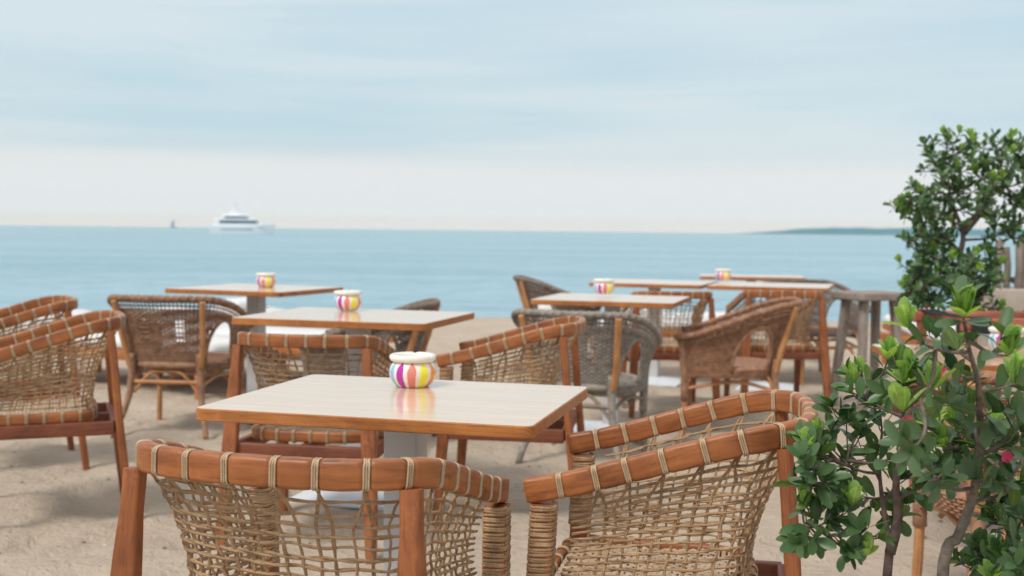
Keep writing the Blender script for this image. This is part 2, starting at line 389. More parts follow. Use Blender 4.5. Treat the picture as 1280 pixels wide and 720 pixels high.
def hillz(x,y):
    u=(x-420)/2600
    e=max(0,min(1,(x-620)/300))*max(0,min(1,(3900-x)/500)); d=max(0,1-abs(y-3300)/260)
    n=noise.noise(V((x*.004,1,1)))*6+noise.noise(V((x*.017,2,y*.01)))*3+noise.noise(V((x*.05,5,y*.03)))*1.6
    return -3+e*min(1,d*1.6)*(19+n*1.2+10*max(0,min(1,(x-900)/900)))
tag(grid('distant_headland',[560+i*14 for i in range(245)],[3040+i*20 for i in range(27)],hillz,M['hill']),kind='structure')

# small bits of shell, twig and weed on the sand
rnd=random.Random(5)
mb=MB()
for i in range(520):
    y=1.8+9*rnd.random()**1.2; x=rnd.uniform(-.55,.55)*y*1.0; s=rnd.uniform(.003,.009)*(1.6 if rnd.random()<.1 else 1)
    z=sandz(x,y); a=rnd.uniform(0,PI)
    P=[V((math.cos(a)*s*rnd.uniform(.8,2.5),math.sin(a)*s*1.6,0)),V((-math.sin(a)*s,math.cos(a)*s,s*.1)),V((-math.cos(a)*s*1.5,-math.sin(a)*s,0)),V((math.sin(a)*s,-math.cos(a)*s,0)),V((0,0,s*.7))]
    mb.add([p+V((x,y,z+.001)) for p in P],[(0,1,4),(1,2,4),(2,3,4),(3,0,4)],mi=rnd.choice((0,0,1)))
tag(mb.build('beach_debris',[plain('brown_debris',(.16,.11,.07),.9),plain('shell_debris',(.6,.56,.5),.6)],smooth=0),'scattered tiny twigs and shell bits lying on the sand','debris',kind='stuff')

# ------------------------------------------------------------------ rope armchair
def u_curve(P,n=5): return catmull(P,n)
class Path:
    def __init__(s,pts):
        s.p=[V(p) for p in pts]; s.d=[0]
        for i in range(1,len(s.p)): s.d.append(s.d[-1]+(s.p[i]-s.p[i-1]).length)
        s.L=s.d[-1]
    def at(s,t):
        x=max(0,min(1,t))*s.L; lo,hi=0,len(s.d)-1
        while hi-lo>1:
            m=(lo+hi)//2
            if s.d[m]<=x: lo=m
            else: hi=m
        k=(x-s.d[lo])/max(1e-9,s.d[hi]-s.d[lo]); return s.p[lo].lerp(s.p[hi],k)
    def tan(s,t): return (s.at(t+.01)-s.at(t-.01)).normalized()
def mirror(P): return P+[(-x,y,z) for x,y,z in P[::-1] if abs(x)>1e-6]
def zr(y):
    t=max(0,min(1,(.27-y)/.49)); t=t*t*(3-2*t)*.35+t*.65
    return .660+(.792-.660)*t
half=[(-.250,.262),(-.252,.17),(-.253,.04),(-.255,-.10),(-.247,-.185),(-.203,-.245),(-.12,-.272),(0,-.280)]
RAIL=Path(catmull(mirror([(x,y,zr(y)) for x,y in half]),7))
shalf=[(-.236,.235),(-.232,.10),(-.232,-.03),(-.222,-.11),(-.17,-.152),(-.09,-.165),(0,-.168)]
SEATU=Path(catmull(mirror([(x,y,.445) for x,y in shalf]),7))
NB=20
def rope_chair_parts(root,seed,detail=1.0):
    rn=random.Random(seed)
    # rail
    mb=MB(); n=90
    n=420; pts=[RAIL.at(i/n) for i in range(n+1)]
    ts=[(i+.9)/(NB+.8)+rn.uniform(-.004,.004) for i in range(NB)]
    def rs(t):
        d=min(abs(t-b) for b in ts)*RAIL.L; k=max(0,1-(d/.0085)**4); e=max(0,1-min(t,1-t)*RAIL.L/.006)
        b_=.0012*max(0,1-(d/.034)**2); return (.0285-.0062*k-.004*e-b_,.0490-.0065*k-.004*e-b_)
    sweep(mb,pts,rs,.0075,n=4)
    rail=mb.build('top_rail',M['teak'],root)
    # bindings (sub-parts of the rail, one mesh, many places)
    mb=MB()
    for k in (-1,0,1):
        sec=rrect(.0262,.0465,.0085,4)
        tube(mb,[V((a,k*.0036+.0005*math.sin(i*1.3+k),b)) for i,(a,b) in enumerate(sec)],.0019,5,closed=True)
    bm=mb.build('binding',M['binding'],mesh_only=True,smooth=180)
    for i in range(NB):
        t=ts[i]; p=RAIL.at(t); tg=RAIL.tan(t); s=tg.cross(V((0,0,1))).normalized(); u=s.cross(tg)
        mw=Matrix((s,tg,u)).transposed().to_4x4(); mw.translation=p
        mw=mw@Matrix.Rotation(rn.uniform(-.05,.05),4,'X')
        link('binding',bm,rail,mw)
    # netting
    mb=MB()
    t0,t1=.055,.945
    def S(t,v):
        a=RAIL.at(t0+(t1-t0)*t)+V((0,0,-.026)); b=SEATU.at(.02+.96*t)+V((0,0,.018))
        p=a.lerp(b,v); c=V((0,.04,p.z)); d=(c-p); d.z=0; d.normalize()
        return p+d*(.026*math.sin(PI*min(1,v*1.05))**.8+.008)
    rows=int(15*detail); seg=120
    for j in range(rows):
        v0=.075+.90*(j/(rows-1))**.93
        ph=rn.uniform(0,6); ph2=rn.uniform(0,6)
        for q in (0,1):
            P=[]; fq=rn.uniform(20,24)
            for i in range(seg+1):
                t=i/seg
                sep=.0062*math.sin(fq*t*PI+ph)*(1 if q else -1)*(1+.4*math.sin(9*t+ph2))
                wob=.0085*noise.noise(V((t*12,j*3.3+q*.2,seed)))+.0028*noise.noise(V((t*40,j*5.1+q*9,seed)))
                v=v0+sep+wob+.02*math.sin(t*7+ph2)*(.3)
                p=S(t,min(1,max(.03,v)))
                out=V((p.x,p.y-.04,0)).normalized()
                P.append(p+out*.0032*math.cos(fq*t*PI+ph)*(1 if q else -1))
            tube(mb,P,lambda t:.0025+.0004*math.sin(t*90+ph),5,uvs=1)
    nb=NB*2
    for i in range(NB):
        tb=(ts[i]-t0)/(t1-t0)
        if tb<0.005 or tb>.995: continue
        for q in (-1,1):
            tt=tb+q*.21/NB*1.1+rn.uniform(-.0035,.0035)
            for e in (0,1):
                P=[];ph=rn.uniform(0,6)
                for k in range(29):
                    v=k/28*1.0
                    k2=min(1,v/.22); t=tb+(tt-tb)*(k2+.12*v)
                    t+=.0016*noise.noise(V((v*6,i*2.1+q,seed+3)))*1.6 + (.0016 if e else -.0016)*math.sin(v*16+ph)
                    p=S(min(1,max(0,t)),v*.995+.0); out=V((p.x,p.y-.04,0)).normalized()
                    P.append(p+out*(.0030*math.sin(v*rows*PI+q+i)*(1 if e else .6)))
                tube(mb,P,.0023,5)
    mb.build('rope_netting',M['rope'],root,smooth=180)
    # wrapped front uprights
    for s in (-1,1):
        mb=MB(); zt=zr(.245)-.026
        sweep(mb,[(s*.248,.262,0),(s*.246,.250,.22),(s*.246,.234,.43),(s*.249,.226,zt)],lambda t:(.032+.014*min(1,t*1.6),.030+.014*min(1,t*1.6)),.007,up=V((0,1,0)),n=4)
        leg=mb.build('front_leg',M['post'],root)
        mb=MB(); P=[]; turns=26; z0,z1=.475,zt
        sec=rrect(.045,.046,.012,3); S_=len(sec)
        for tt in range(turns):
            for k,(a,b) in enumerate(sec):
                f=(tt+k/S_)/turns; P.append((s*(.2465+.0025*f)+a*(1+.03*math.sin(tt*2.1)),.234-.008*f+b,z0+(z1-z0)*f+.0016*math.sin(k*.5+tt*2.3)))
        tube(mb,P,.0038,5); mb.build('leg_wrapping',M['rope'],leg,smooth=180)
    # rear posts
    for s in (-1,1):
        mb=MB()
        P=catmull([(s*.283,-.300,0),(s*.270,-.272,.25),(s*.258,-.252,.45),(s*.250,-.240,.62),(s*.243,-.226,.768)],4)
        sweep(mb,P,lambda t:(.034+.022*math.sin(PI*min(1,t*1.15))**.8*(1 if t<.87 else 1),.030),.008,side=V((1,0,0)),n=5)
        mb.build('rear_post',M['post'],root)
    # seat ring with its bindings
    ring=catmull([(x,y,.43) for x,y,z in [(p.x,p.y,0) for p in [SEATU.at(i/16) for i in range(17)]]]+[(.12,.25,.43),(0,.255,.43),(-.12,.25,.43)],4,closed=True)
    mb=MB(); sweep(mb,ring,(.024,.042),.009,closed=True,n=4); sr=mb.build('seat_ring',M['teak'],root)
    RP=Path(ring+[ring[0]])
    mb=MB()
    for k in (-1,0,1): tube(mb,[V((a,k*.004,b)) for a,b in rrect(.028,.047,.011,4)],.0021,4,closed=True)
    sb=mb.build('binding',M['binding'],mesh_only=True,smooth=180)
    for i in range(26):
        t=(i+.5)/26; p=RP.at(t); tg=RP.tan(min(.985,max(.015,t))); s=tg.cross(V((0,0,1))).normalized(); u=s.cross(tg)
        mw=Matrix((s,tg,u)).transposed().to_4x4(); mw.translation=p; link('binding',sb,sr,mw)
    # woven seat panel: flat straps over and under
    mb=MB()
    for i in range(27):
        x=-.208+i*.016; yy=-.14 if abs(x)<.17 else -.09
        P=[(x+.0006*math.sin(k),yy+(.235-yy)*k/30,.444-.010*math.sin(PI*k/30)+.0022*(1 if (k+i)%2 else -1)) for k in range(31)]
        sweep(mb,P,(.0115,.003),.001,n=2)
    for j in range(26):
        y=-.12+j*.014; xx=.215
        P=[(-xx+2*xx*k/34,y,.444-.010*math.sin(PI*(y+.14)/.375)-.0022*(1 if (k+j)%2 else -1)) for k in range(35)]
        sweep(mb,P,(.0095,.003),.001,n=2)
    mb.build('woven_seat',M['seat_straw'],root)
    # apron beams
    mb=MB()
    for s in (-1,1): beam(mb,(s*.258,-.235,.385),(s*.246,.235,.385),.026,.052)
    beam(mb,(-.245,-.238,.389),(.245,-.238,.389),.026,.046); beam(mb,(-.235,.243,.381),(.235,.243,.381),.026,.05)
    beam(mb,(0,-.225,.387),(0,.23,.387),.03,.04)
    mb.build('apron',M['apron'],root)
ROPE_GROUP='wooden armchairs with rope netting round the café tables'
rc0=empty('rope_armchair'); rope_chair_parts(rc0,1)
rc1=empty('rope_armchair'); rope_chair_parts(rc1,2)
index_kids()
#  x, y, yaw(deg), proto, label
rope=[(-.325,2.02,-15.5,0,'nearest rope net armchair, its back to us, directly in front of the large near table'),
 (.342,2.385,77.5,1,'rope net armchair seen side on in the foreground, touching the leafy shrub'),
 (-.72,4.315,-9,1,'rope net armchair, its back to us, between the near table and the second table'),
 (.006,4.627,82.5,0,'rope net armchair seen side on, between the near table and the grey wicker chair'),
 (-1.872,4.589,112,1,'rope net armchair cut off by the left edge, the nearer one of two there'),
 (-2.42,5.5,118,0,'rope net armchair at the left edge, mostly hidden behind another rope armchair'),
 (1.04,7.62,4,1,'far rope net armchair whose back shows above the table right of the grey wicker chair'),
 (1.765,7.635,4,0,'far rope net armchair, its back to us, just left of the grey wooden stool')]
used=[0,0]
for x,y,a,k,lab in rope:
    p=(rc0,rc1)[k]; o=p if not used[k] else copy_tree(p); used[k]=1
    o.location=(x,y,0); o.rotation_euler.z=R(a); tag(o,lab,'armchair',ROPE_GROUP)

# ------------------------------------------------------------------ wicker tub chair
def zw(y): 
    t=max(0,min(1,(.30-y)/.62)); return .585+.20*(t*t*(3-2*t)*.5+t*.5)
whalf=[(-.285,.315),(-.345,.20),(-.368,.03),(-.355,-.14),(-.300,-.275),(-.20,-.345),(0,-.375)]
WR=Path(catmull(mirror([(x,y,zw(y)) for x,y in whalf]),7))
wsh=[(-.255,.27),(-.275,.15),(-.275,.02),(-.262,-.10),(-.225,-.18),(-.13,-.225),(0,-.235)]
WS=Path(catmull(mirror([(x,y,.36) for x,y in wsh]),7))
def wicker(root,weave,pole,seed):
    rn=random.Random(seed)
    mb=MB(); n=80
    tube(mb,[WR.at(i/n) for i in range(n+1)],.0165,8)
    for ph in (0,PI):        # the braid wound round the rim
        P=[]
        for i in range(241):
            t=i/240; p=WR.at(t); tg=WR.tan(t); s=tg.cross(V((0,0,1))).normalized(); u=s.cross(tg); a=t*150+ph
            P.append(p+(s*math.cos(a)+u*math.sin(a))*.0145)
        tube(mb,P,.0052,5)
    mb.build('rim',weave,root,smooth=180)
    def S(t,v):
        a=WR.at(t); b=WS.at(t); p=a.lerp(b,v); c=V((0,.05,p.z))-p; c.z=0; c.normalize(); return p+c*.018*math.sin(PI*v)
    def hole(t,v):        # arched opening on either side, just in front of the back posts
        for c in (.27,.73):
            if abs(t-c)<.075 and v>.24+ .5*(abs(t-c)/.075)**2.6*.6: return v<.86
        return False
    def gap(t,v):         # looser bands in the back panel
        return (abs(t-.44)<.012 or abs(t-.56)<.012) and .28<v<.6 and math.sin(v*160)>-.3
    mb=MB()
    def strand(fn,m,r):
        run=[]
        for i in range(m+1):
            t,v,off,skip=fn(i/m)
            if skip:
                if len(run)>1: tube(mb,run,r,4)
                run=[]; continue
            p=S(t,v); out=V((p.x,p.y-.05,0)).normalized(); run.append(p+out*off)
        if len(run)>1: tube(mb,run,r,4)
    ns=84
    for i in range(ns+1):
        t=i/ns
        strand(lambda v:(t,v,0,hole(t,v)),22,.0032)
    rows=40
    for j in range(rows):
        v=.05+.94*j/(rows-1)
        if v<.16 and j%2: continue
        strand(lambda t:(t,v+.003*math.sin(t*30+j),.0034*math.sin(t*ns*PI/1+ (PI if j%2 else 0)),hole(t,v) or (gap(t,v))),168,.0047)
    mb.build('woven_shell',weave,root,smooth=180)
    for c in (.27,.73):   # rolled edging of the arch
        mb=MB(); P=[]
        for k in range(25):
            a=-PI/2+PI*k/24; x=math.sin(a); P.append(S(c+.077*x,.24+.60*(1-math.cos(a)) if abs(a)<PI*.5 else .9))
        tube(mb,P,.011,6); mb.build('arch_edging',weave,root,smooth=180)
    for s in (-1,1):
        mb=MB(); tube(mb,[(s*.252,-.345,.768),(s*.226,-.270,.52),(s*.205,-.248,.40)],.0175,8); p=mb.build('back_post',M['pole'],root,smooth=60)
        mb=MB()
        tube(mb,catmull([(s*.20,-.245,.47),(s*.198,-.240,.36),(s*.215,-.262,.20),(s*.27,-.335,.0)],5),lambda t:.0245-.009*t+.0016*math.sin(t*150),8)
        mb.build('rear_leg',weave,root,smooth=180)
        mb=MB(); tube(mb,catmull([(s*.275,.285,.585),(s*.255,.265,.40),(s*.25,.26,.22)],5),lambda t:.022+.0015*math.sin(t*120),8); fl=mb.build('arm_post',weave,root,smooth=180)
        mb=MB(); tube(mb,[(s*.25,.26,.225),(s*.252,.262,.12),(s*.256,.266,0)],.0165,8); mb.build('front_leg',pole,root,smooth=60)
        mb=MB(); tube(mb,catmull([(s*.20,-.24,.29),(s*.235,-.02,.335),(s*.25,.255,.29)],6),.0105,6)
        tube(mb,catmull([(s*.245,.19,.41),(s*.247,.235,.35),(s*.25,.255,.27)],4),.010,6); tube(mb,catmull([(s*.21,-.16,.41),(s*.20,-.21,.35),(s*.20,-.235,.27)],4),.010,6)
        mb.build('side_brace',pole,root,smooth=60)
    for y,zz in ((-.238,.31),(.262,.30)):
        mb=MB(); tube(mb,[(-.195,y,zz),(0,y,zz),(.195,y,zz)],.013,8)
        tube(mb,catmull([(-.19,y,.25),(-.09,y,zz+.05),(0,y,zz+.06),(.09,y,zz+.05),(.19,y,.25)],5),.010,6)
        mb.build('cross_brace',pole,root,smooth=60)
    # seat
    mb=MB()
    prof=[]
    ring=[(V((math.copysign(abs(math.cos(a))**.75,math.cos(a))*.255,math.copysign(abs(math.sin(a))**.75,math.sin(a))*.265+.02,.405))) for a in [2*PI*k/40 for k in range(40)]]
    tube(mb,ring,.022,8,closed=True)
    seat=mb.build('seat_roll',weave,root,smooth=180)
    mb=MB()
    for i in range(34):
        x=-.24+i*.01455; yl=.262*(1-min(1,abs(x)/.257)**2.67)**.375
        P=[(x,.02-yl+2*yl*k/40,.418+.0022*math.sin(k*1.57+i*PI)-.01*math.sin(PI*k/40)) for k in range(41)]
        tube(mb,P,.0062,4)
    for k in range(20):
        y=-.22+k*.025; xl=.25*(1-min(1,abs(y-.02)/.267)**2.67)**.375
        tube(mb,[(-xl,y,.413),(0,y,.405),(xl,y,.413)],.004,4)
    mb.build('seat_weave',M['seat'] if weave is not M['rattan_grey'] else weave,root,smooth=180)
WG='wicker tub chairs on the sand'
wp={}
wl=[('rattan_brown','pole',-1.90,6.56,-6,'brown wicker tub chair with its back turned, right of the cut-off armchairs'),
 ('rattan_grey','pole_grey',.40,6.0,-19,'weathered grey wicker tub chair with its back turned, in the centre'),
 ('rattan_red','pole',1.30,6.66,78,'brown wicker tub chair seen side on, just right of the grey wicker chair'),
 ('rattan_dark','pole',.40,9.5,-86,'grey-brown wicker tub chair facing right, nearest the sea behind the centre table'),
 ('rattan_dark','pole',-.79,6.25,84,'dark wicker tub chair mostly hidden behind the second table, its back edge above it'),
 ('rattan_dark','pole',2.40,9.0,196,'dark brown wicker tub chair standing behind the grey wooden stool'),
 ('rattan_red','pole',1.55,3.38,-8,'reddish-brown wicker tub chair at the right edge, half hidden by the foreground shrub')]
for wn,pn,x,y,a,lab in wl:
    if wn not in wp:
        o=empty('wicker_armchair'); wicker(o,M[wn],M[pn],len(wp)+4); wp[wn]=o; index_kids()
    else: o=copy_tree(wp[wn])
    o.location=(x,y,0); o.rotation_euler.z=R(a); tag(o,lab,'armchair',WG)

# ------------------------------------------------------------------ tables and ashtrays
def make_table(w_,d_,h_,x,y,a,lab):
    root=empty('cafe_table',(x,y,0),R(a)); tag(root,lab,'table','square café tables with pale tops')
    mb=MB(); rbox(mb,(0,0,h_-.0145),(w_,d_,.029),.022,mi=0,top_mi=1,bev=.0025); mb.build('tabletop',[M['oak_edge'],M['top']],root,smooth=30)
    mb=MB(); rbox(mb,(0,0,(h_-.035+.02)/2),(.086,.086,h_-.057),.004); mb.build('pedestal',M['greymetal'],root,smooth=30)
    mb=MB(); rbox(mb,(0,0,h_-.033),(.30,.30,.006),.01,bev=.001); mb.build('mounting_plate',M['greymetal'],root)
    mb=MB(); b_=.23; t_=.05
    mb.add([(-b_,-b_,.0),(b_,-b_,.0),(b_,b_,.0),(-b_,b_,.0),(-b_,-b_,.012),(b_,-b_,.012),(b_,b_,.012),(-b_,b_,.012),(-t_,-t_,.042),(t_,-t_,.042),(t_,t_,.042),(-t_,t_,.042)],
       [(0,1,5,4),(1,2,6,5),(2,3,7,6),(3,0,4,7),(4,5,9,8),(5,6,10,9),(6,7,11,10),(7,4,8,11),(8,9,10,11),(3,2,1,0)]); bp=mb.build('base_plate',M['whitemetal'],root,smooth=20); bp.location.z=.012
    return root
tb=[(.807,.66,.75,-.262,2.833,-14.5,'large pale-topped table in the foreground with a striped bowl at its back edge'),
 (.85,.70,.80,-.665,4.93,-15,'pale-topped table just behind the netted chair back left of centre, carrying a bowl'),
 (.82,.73,.80,-1.578,7.02,-22,'farthest of the three pale-topped tables on the left, beside the brown wicker chair'),
 (.82,.74,.80,.598,6.728,-16,'pale-topped table just above the back of the grey wicker chair'),
 (.86,.80,.80,1.12,8.93,-19,'left one of the joined pale tables beyond the two far netted chair backs'),
 (.86,.80,.80,1.97,8.62,-19,'right one of the joined pale tables beyond the two far netted chair backs'),
 (.90,.55,.80,2.12,10.1,-9,'farthest pale-topped table, nearest the sea on the right'),
 (1.15,.70,.75,2.0,4.20,-4,'orange-edged table at the right edge seen between the leaves of the shrub')]
for t in tb: make_table(*t)
def make_ashtray():
    root=empty('striped_bowl')
    mb=MB(); lathe(mb,[(.0,.0),(.036,.0),(.042,.002),(.052,.012),(.061,.027),(.0635,.040),(.061,.053),(.054,.064),(.049,.068),(.046,.066),(.0,.062)],48)
    mb.build('bowl',M['ash'],root,smooth=60)
    def rf(r,z,a):
        n=max(0,1-abs(((a/(2*PI)*3+.17)%1)-.5)*2/.11) if z>.075 else 0
        return r,z-n*.008*n
    mb=MB(); lathe(mb,[(.046,.0685),(.052,.0685),(.059,.0715),(.0625,.078),(.0615,.085),(.056,.0885),(.049,.0875),(.044,.082),(.043,.074),(.043,.066)],60,rf=rf)
    mb.build('rim',M['ceramic'],root,smooth=70); return root
a0=make_ashtray(); index_kids()
al=[(-.262,3.02,.75,168,'round bowl with coloured stripes on the foreground table, the nearest one'),
 (-.745,5.16,.80,170,'round bowl with coloured stripes on the second table left of centre'),
 (-1.53,7.08,.80,160,'round bowl with coloured stripes on the farthest table at the left'),
 (.545,6.75,.80,168,'round bowl with coloured stripes on the table above the grey wicker chair'),
 (1.63,8.8,.80,150,'round bowl with coloured stripes on the far joined tables at the right'),
 (1.80,4.13,.75,150,'round pale-rimmed bowl on the right-hand table, peeking over the bright leaves')]
for i,(x,y,z,a,lab) in enumerate(al):
    o=a0 if i==0 else copy_tree(a0); o.location=(x,y,z+.0005); o.rotation_euler.z=R(a); tag(o,lab,'ashtray','striped ceramic bowls on the tables')

# ------------------------------------------------------------------ weathered stool
root=empty('wooden_stool',(2.40,7.62,0),R(24)); tag(root,'weathered grey wooden stool with splayed legs, standing on the sand left of the green tree','stool')
mb=MB(); rbox(mb,(0,0,.752),(.42,.33,.052),.03,bev=.008); mb.build('seat',M['driftwood'],root,smooth=30)
for sx in (-1,1):
    for sy in (-1,1):
        mb=MB(); sweep(mb,[(sx*.125,sy*.085,.735),(sx*.150,sy*.11,.40),(sx*.178,sy*.145,0)],lambda t:(.060-.008*t,.056-.006*t),.016,up=V((0,1,0))); mb.build('leg',M['driftwood'],root)
for sy in (-1,1):
    mb=MB(); beam(mb,(-.155,sy*.12,.20+.03*sy),(.155,sy*.12,.20+.03*sy),.03,.035,.008); mb.build('stretcher',M['driftwood'],root)

# ------------------------------------------------------------------ strap chair at the right
root=empty('strap_chair',(2.33,4.95,0),R(6)); tag(root,'dark red wooden lounge chair with black webbing straps, at the right edge behind the leaves','lounge chair')
for sx in (-1,1):
    for sy in (-1,1):
        mb=MB(); sweep(mb,[(sx*.47,sy*.23,0),(sx*.465,sy*.225,.45),(sx*.46,sy*.22,.80)],(.042,.034),.008,up=V((0,1,0))); mb.build('leg',M['dark_red_wood'],root)
for sy in (-1,1):
    mb=MB(); beam(mb,(-.50,sy*.22,.825),(.50,sy*.22,.825),.036,.052,.012); mb.build('top_rail',M['dark_red_wood'],root)
    mb=MB(); beam(mb,(-.455,sy*.225,.42),(.455,sy*.225,.42),.03,.05,.008); mb.build('seat_rail',M['dark_red_wood'],root)
for x in (-.43,.07,.38):
    mb=MB(); P=[(x,-.245,.788),(x,-.245,.85),(x,-.22,.8565),(x,-.1,.846),(x,.1,.846),(x,.22,.8565),(x,.245,.85),(x,.245,.79)]
    sweep(mb,P,(.085,.004),.0015,n=2,side=V((1,0,0))); mb.build('strap',M['black'],root,smooth=30)
mb=MB(); sweep(mb,[(0,-.22,.452),(0,0,.43),(0,.22,.452)],(.84,.006),.002,side=V((1,0,0)),n=2); mb.build('seat_sling',M['black'],root)

# ------------------------------------------------------------------ sun loungers
def lounger():
    root=empty('sun_lounger')
    mb=MB()
    for s in (-1,1): beam(mb,(s*.33,-.98,.27),(s*.33,.98,.27),.04,.07)
    for i in range(12): beam(mb,(-.31,-.90+i*.162,.292),(.31,-.90+i*.162,.292),.07,.018)
    mb.build('frame',M['orange_wood'],root)
    for sx in (-1,1):
        for sy in (-1,1):
            mb=MB(); beam(mb,(sx*.33,sy*.86,0),(sx*.33,sy*.86,.24),.045,.055,up=V((0,1,0))); mb.build('leg',M['orange_wood'],root)
    mb=MB(); rbox(mb,(0,-.32,.345),(.64,1.30,.085),.05,bev=.025); mb.build('mattress',M['cushion'],root)
    rot=Matrix.Rotation(R(7),3,'X')
    mb=MB(); rbox(mb,(0,.33+.30,.345+.038),(.64,.68,.085),.05,rot=rot,bev=.025); mb.build('back_mattress',M['cushion'],root)
    mb=MB()
    for s in (-1,1): beam(mb,(s*.30,.33,.285),(s*.30,.96,.36),.03,.05)
    for i in range(6):
        t=.08+i*.17; beam(mb,(-.29,.33+.63*t,.272+.08*t),(.29,.33+.63*t,.272+.08*t),.06,.015)
    mb.build('backrest_frame',M['orange_wood'],root)
    mb=MB(); rbox(mb,(0,.80,.475),(.46,.24,.09),.04,rot=rot,bev=.035); mb.build('pillow',M['cushion'],root)
    return root
l0=lounger(); index_kids()
ll=[(-2.75,8.5,62,'white sun lounger between the left rope armchairs and the brown wicker chair'),
 (-2.0,8.9,70,'white sun lounger seen through the arch of the left brown wicker chair'),
 (-1.75,10.2,66,'white sun lounger nearest the sea, behind the two left-hand tables'),
 (1.15,10.6,96,'orange-framed sun lounger seen through the left one of the far netted chair backs'),
 (1.95,11.4,96,'orange-framed sun lounger seen through the netted chair back beside the stool'),
 (3.78,9.4,6,'white sun lounger right of the grey stool, half hidden by the red strap chair')]
for i,(x,y,a,lab) in enumerate(ll):
    o=l0 if i==0 else copy_tree(l0); o.location=(x,y,0); o.rotation_euler.z=R(a); tag(o,lab,'sun lounger','sun loungers facing the sea')

# ------------------------------------------------------------------ wall and stake fence
mb=MB(); rbox(mb,(5.8,8.1,.40),(4.9,.30,.80),.01,bev=.01); mb.build('garden_wall',M['wallm'],smooth=30)
tag(bpy.data.objects['garden_wall'],'low beige rendered wall under the stake fence at the right edge','wall')
root=empty('stake_fence',(0,0,0)); tag(root,'fence of upright grey-brown wooden stakes on the low wall at the right edge','fence')
rn=random.Random(3)
for i in range(66):
    x=3.42+i*.064+rn.uniform(-.01,.01); h=1.13+rn.uniform(-.04,.06)
    mb=MB(); tube(mb,[(x,8.0,.802),(x+rn.uniform(-.01,.01),8.0,.95),(x+rn.uniform(-.02,.02),8.0,h)],rn.uniform(.022,.031),7); mb.build('stake',M['stake'],root,smooth=60)
mb=MB(); beam(mb,(3.4,8.055,.86),(7.6,8.055,.86),.02,.04); mb.build('rail',M['stake'],root)

for o in [o for o in bpy.data.objects if o.parent is None and o.get('category') in ('armchair','table','stool','lounge chair','sun lounger')]:
    if o.location.y>3.9: o.location.z=sandz(o.location.x,o.location.y)*.6-.012
    else: o.location.z=.002
# ------------------------------------------------------------------ yacht and sailing boat
root=empty('motor_yacht',(-84,356,-.9),R(0)); root.scale=(1.08,1.08,1.5); tag(root,'white motor yacht with stacked decks out at sea on the left','yacht')
def hullmesh(mb,L,B,zs,mi=0):
    # x from stern (-) to bow (+)
    st=[];n=14
    for i in range(n+1):
        t=i/n; x=-L/2+L*t; w=B/2*(1-max(0,(t-.55)/.45)**2.2); w=max(w,.03); sheer=zs*(1+.38*max(0,t-.35)**1.5)
        xo=.9*max(0,t-.8)/.2
        st.append([(x-xo*1.2,-w*.75,-.6),(x,-w*.93,zs*.35),(x+xo*.4,-w,sheer),(x+xo*.4,w,sheer),(x,w*.93,zs*.35),(x-xo*1.2,w*.75,-.6)])
    vs=[p for s in st for p in s]; fs=[]
    for i in range(n):
        for k in range(5): fs.append((i*6+k,(i+1)*6+k,(i+1)*6+k+1,i*6+k+1))
    fs.append((0,1,2,3,4,5)); fs.append(tuple(n*6+k for k in range(6))[::-1]); mb.add(vs,fs,mi=mi)
mb=MB(); hullmesh(mb,18,4.6,1.75); mb.build('hull',M['hull'],root,smooth=30)
def deck(x0,x1,w_,z0,z1,rake,name,mat):
    mb=MB(); h=z1-z0
    mb.add([(x0,-w_/2,z0),(x1,-w_/2,z0),(x1,w_/2,z0),(x0,w_/2,z0),(x0+.2,-w_/2+.15,z1),(x1-rake,-w_/2+.15,z1),(x1-rake,w_/2-.15,z1),(x0+.2,w_/2-.15,z1)],[(0,1,5,4),(1,2,6,5),(2,3,7,6),(3,0,4,7),(4,5,6,7),(3,2,1,0)])
    return mb.build(name,mat,root,smooth=20)
deck(-8.6,6.2,4.2,1.70,2.15,.4,'main_deck',M['hull']); deck(-6.6,4.4,3.9,2.152,2.85,1.0,'saloon_windows',M['glassdark']); deck(-8.4,4.0,4.3,2.852,3.15,.3,'upper_deck',M['hull'])
deck(-6.0,3.0,4.62,.95,1.12,.2,'hull_windows',M['glassdark'])
deck(-5.2,1.6,3.2,3.152,3.75,.9,'bridge_windows',M['glassdark']); deck(-5.8,1.8,3.4,3.752,3.95,.5,'bridge_roof',M['hull']); deck(-4.0,-.6,2.2,3.952,4.7,.9,'radar_arch',M['hull'])
mb=MB(); tube(mb,[(-2.3,0,4.7),(-2.5,0,6.9)],lambda t:.55-.35*t,6); tube(mb,[(-3.4,0,5.2),(-1.3,0,5.2)],.28,6); tube(mb,[(-2.9,-.5,5.8),(-1.7,.5,5.8)],.2,6); mb.build('mast',M['hull'],root)
root=empty('sailing_boat',(-600,2020,-.9)); root.scale=(1.4,1.4,1.15); tag(root,'tiny dark sailing boat on the horizon left of the yacht','sailing boat')
mb=MB(); hullmesh(mb,9,3,1.2); mb.build('hull',M['sail'],root)
mb=MB(); tube(mb,[(0,0,1),(0,0,14)],.2,6); mb.build('mast',M['sail'],root)
mb=MB(); mb.add([(-.2,-.06,2),(-4,-.06,2.2),(-.2,-.06,13.5),(-.2,.06,2),(-4,.06,2.2),(-.2,.06,13.5)],[(0,1,2),(5,4,3),(0,3,4,1),(1,4,5,2),(2,5,3,0)]); mb.build('sail',M['sail'],root,smooth=0)

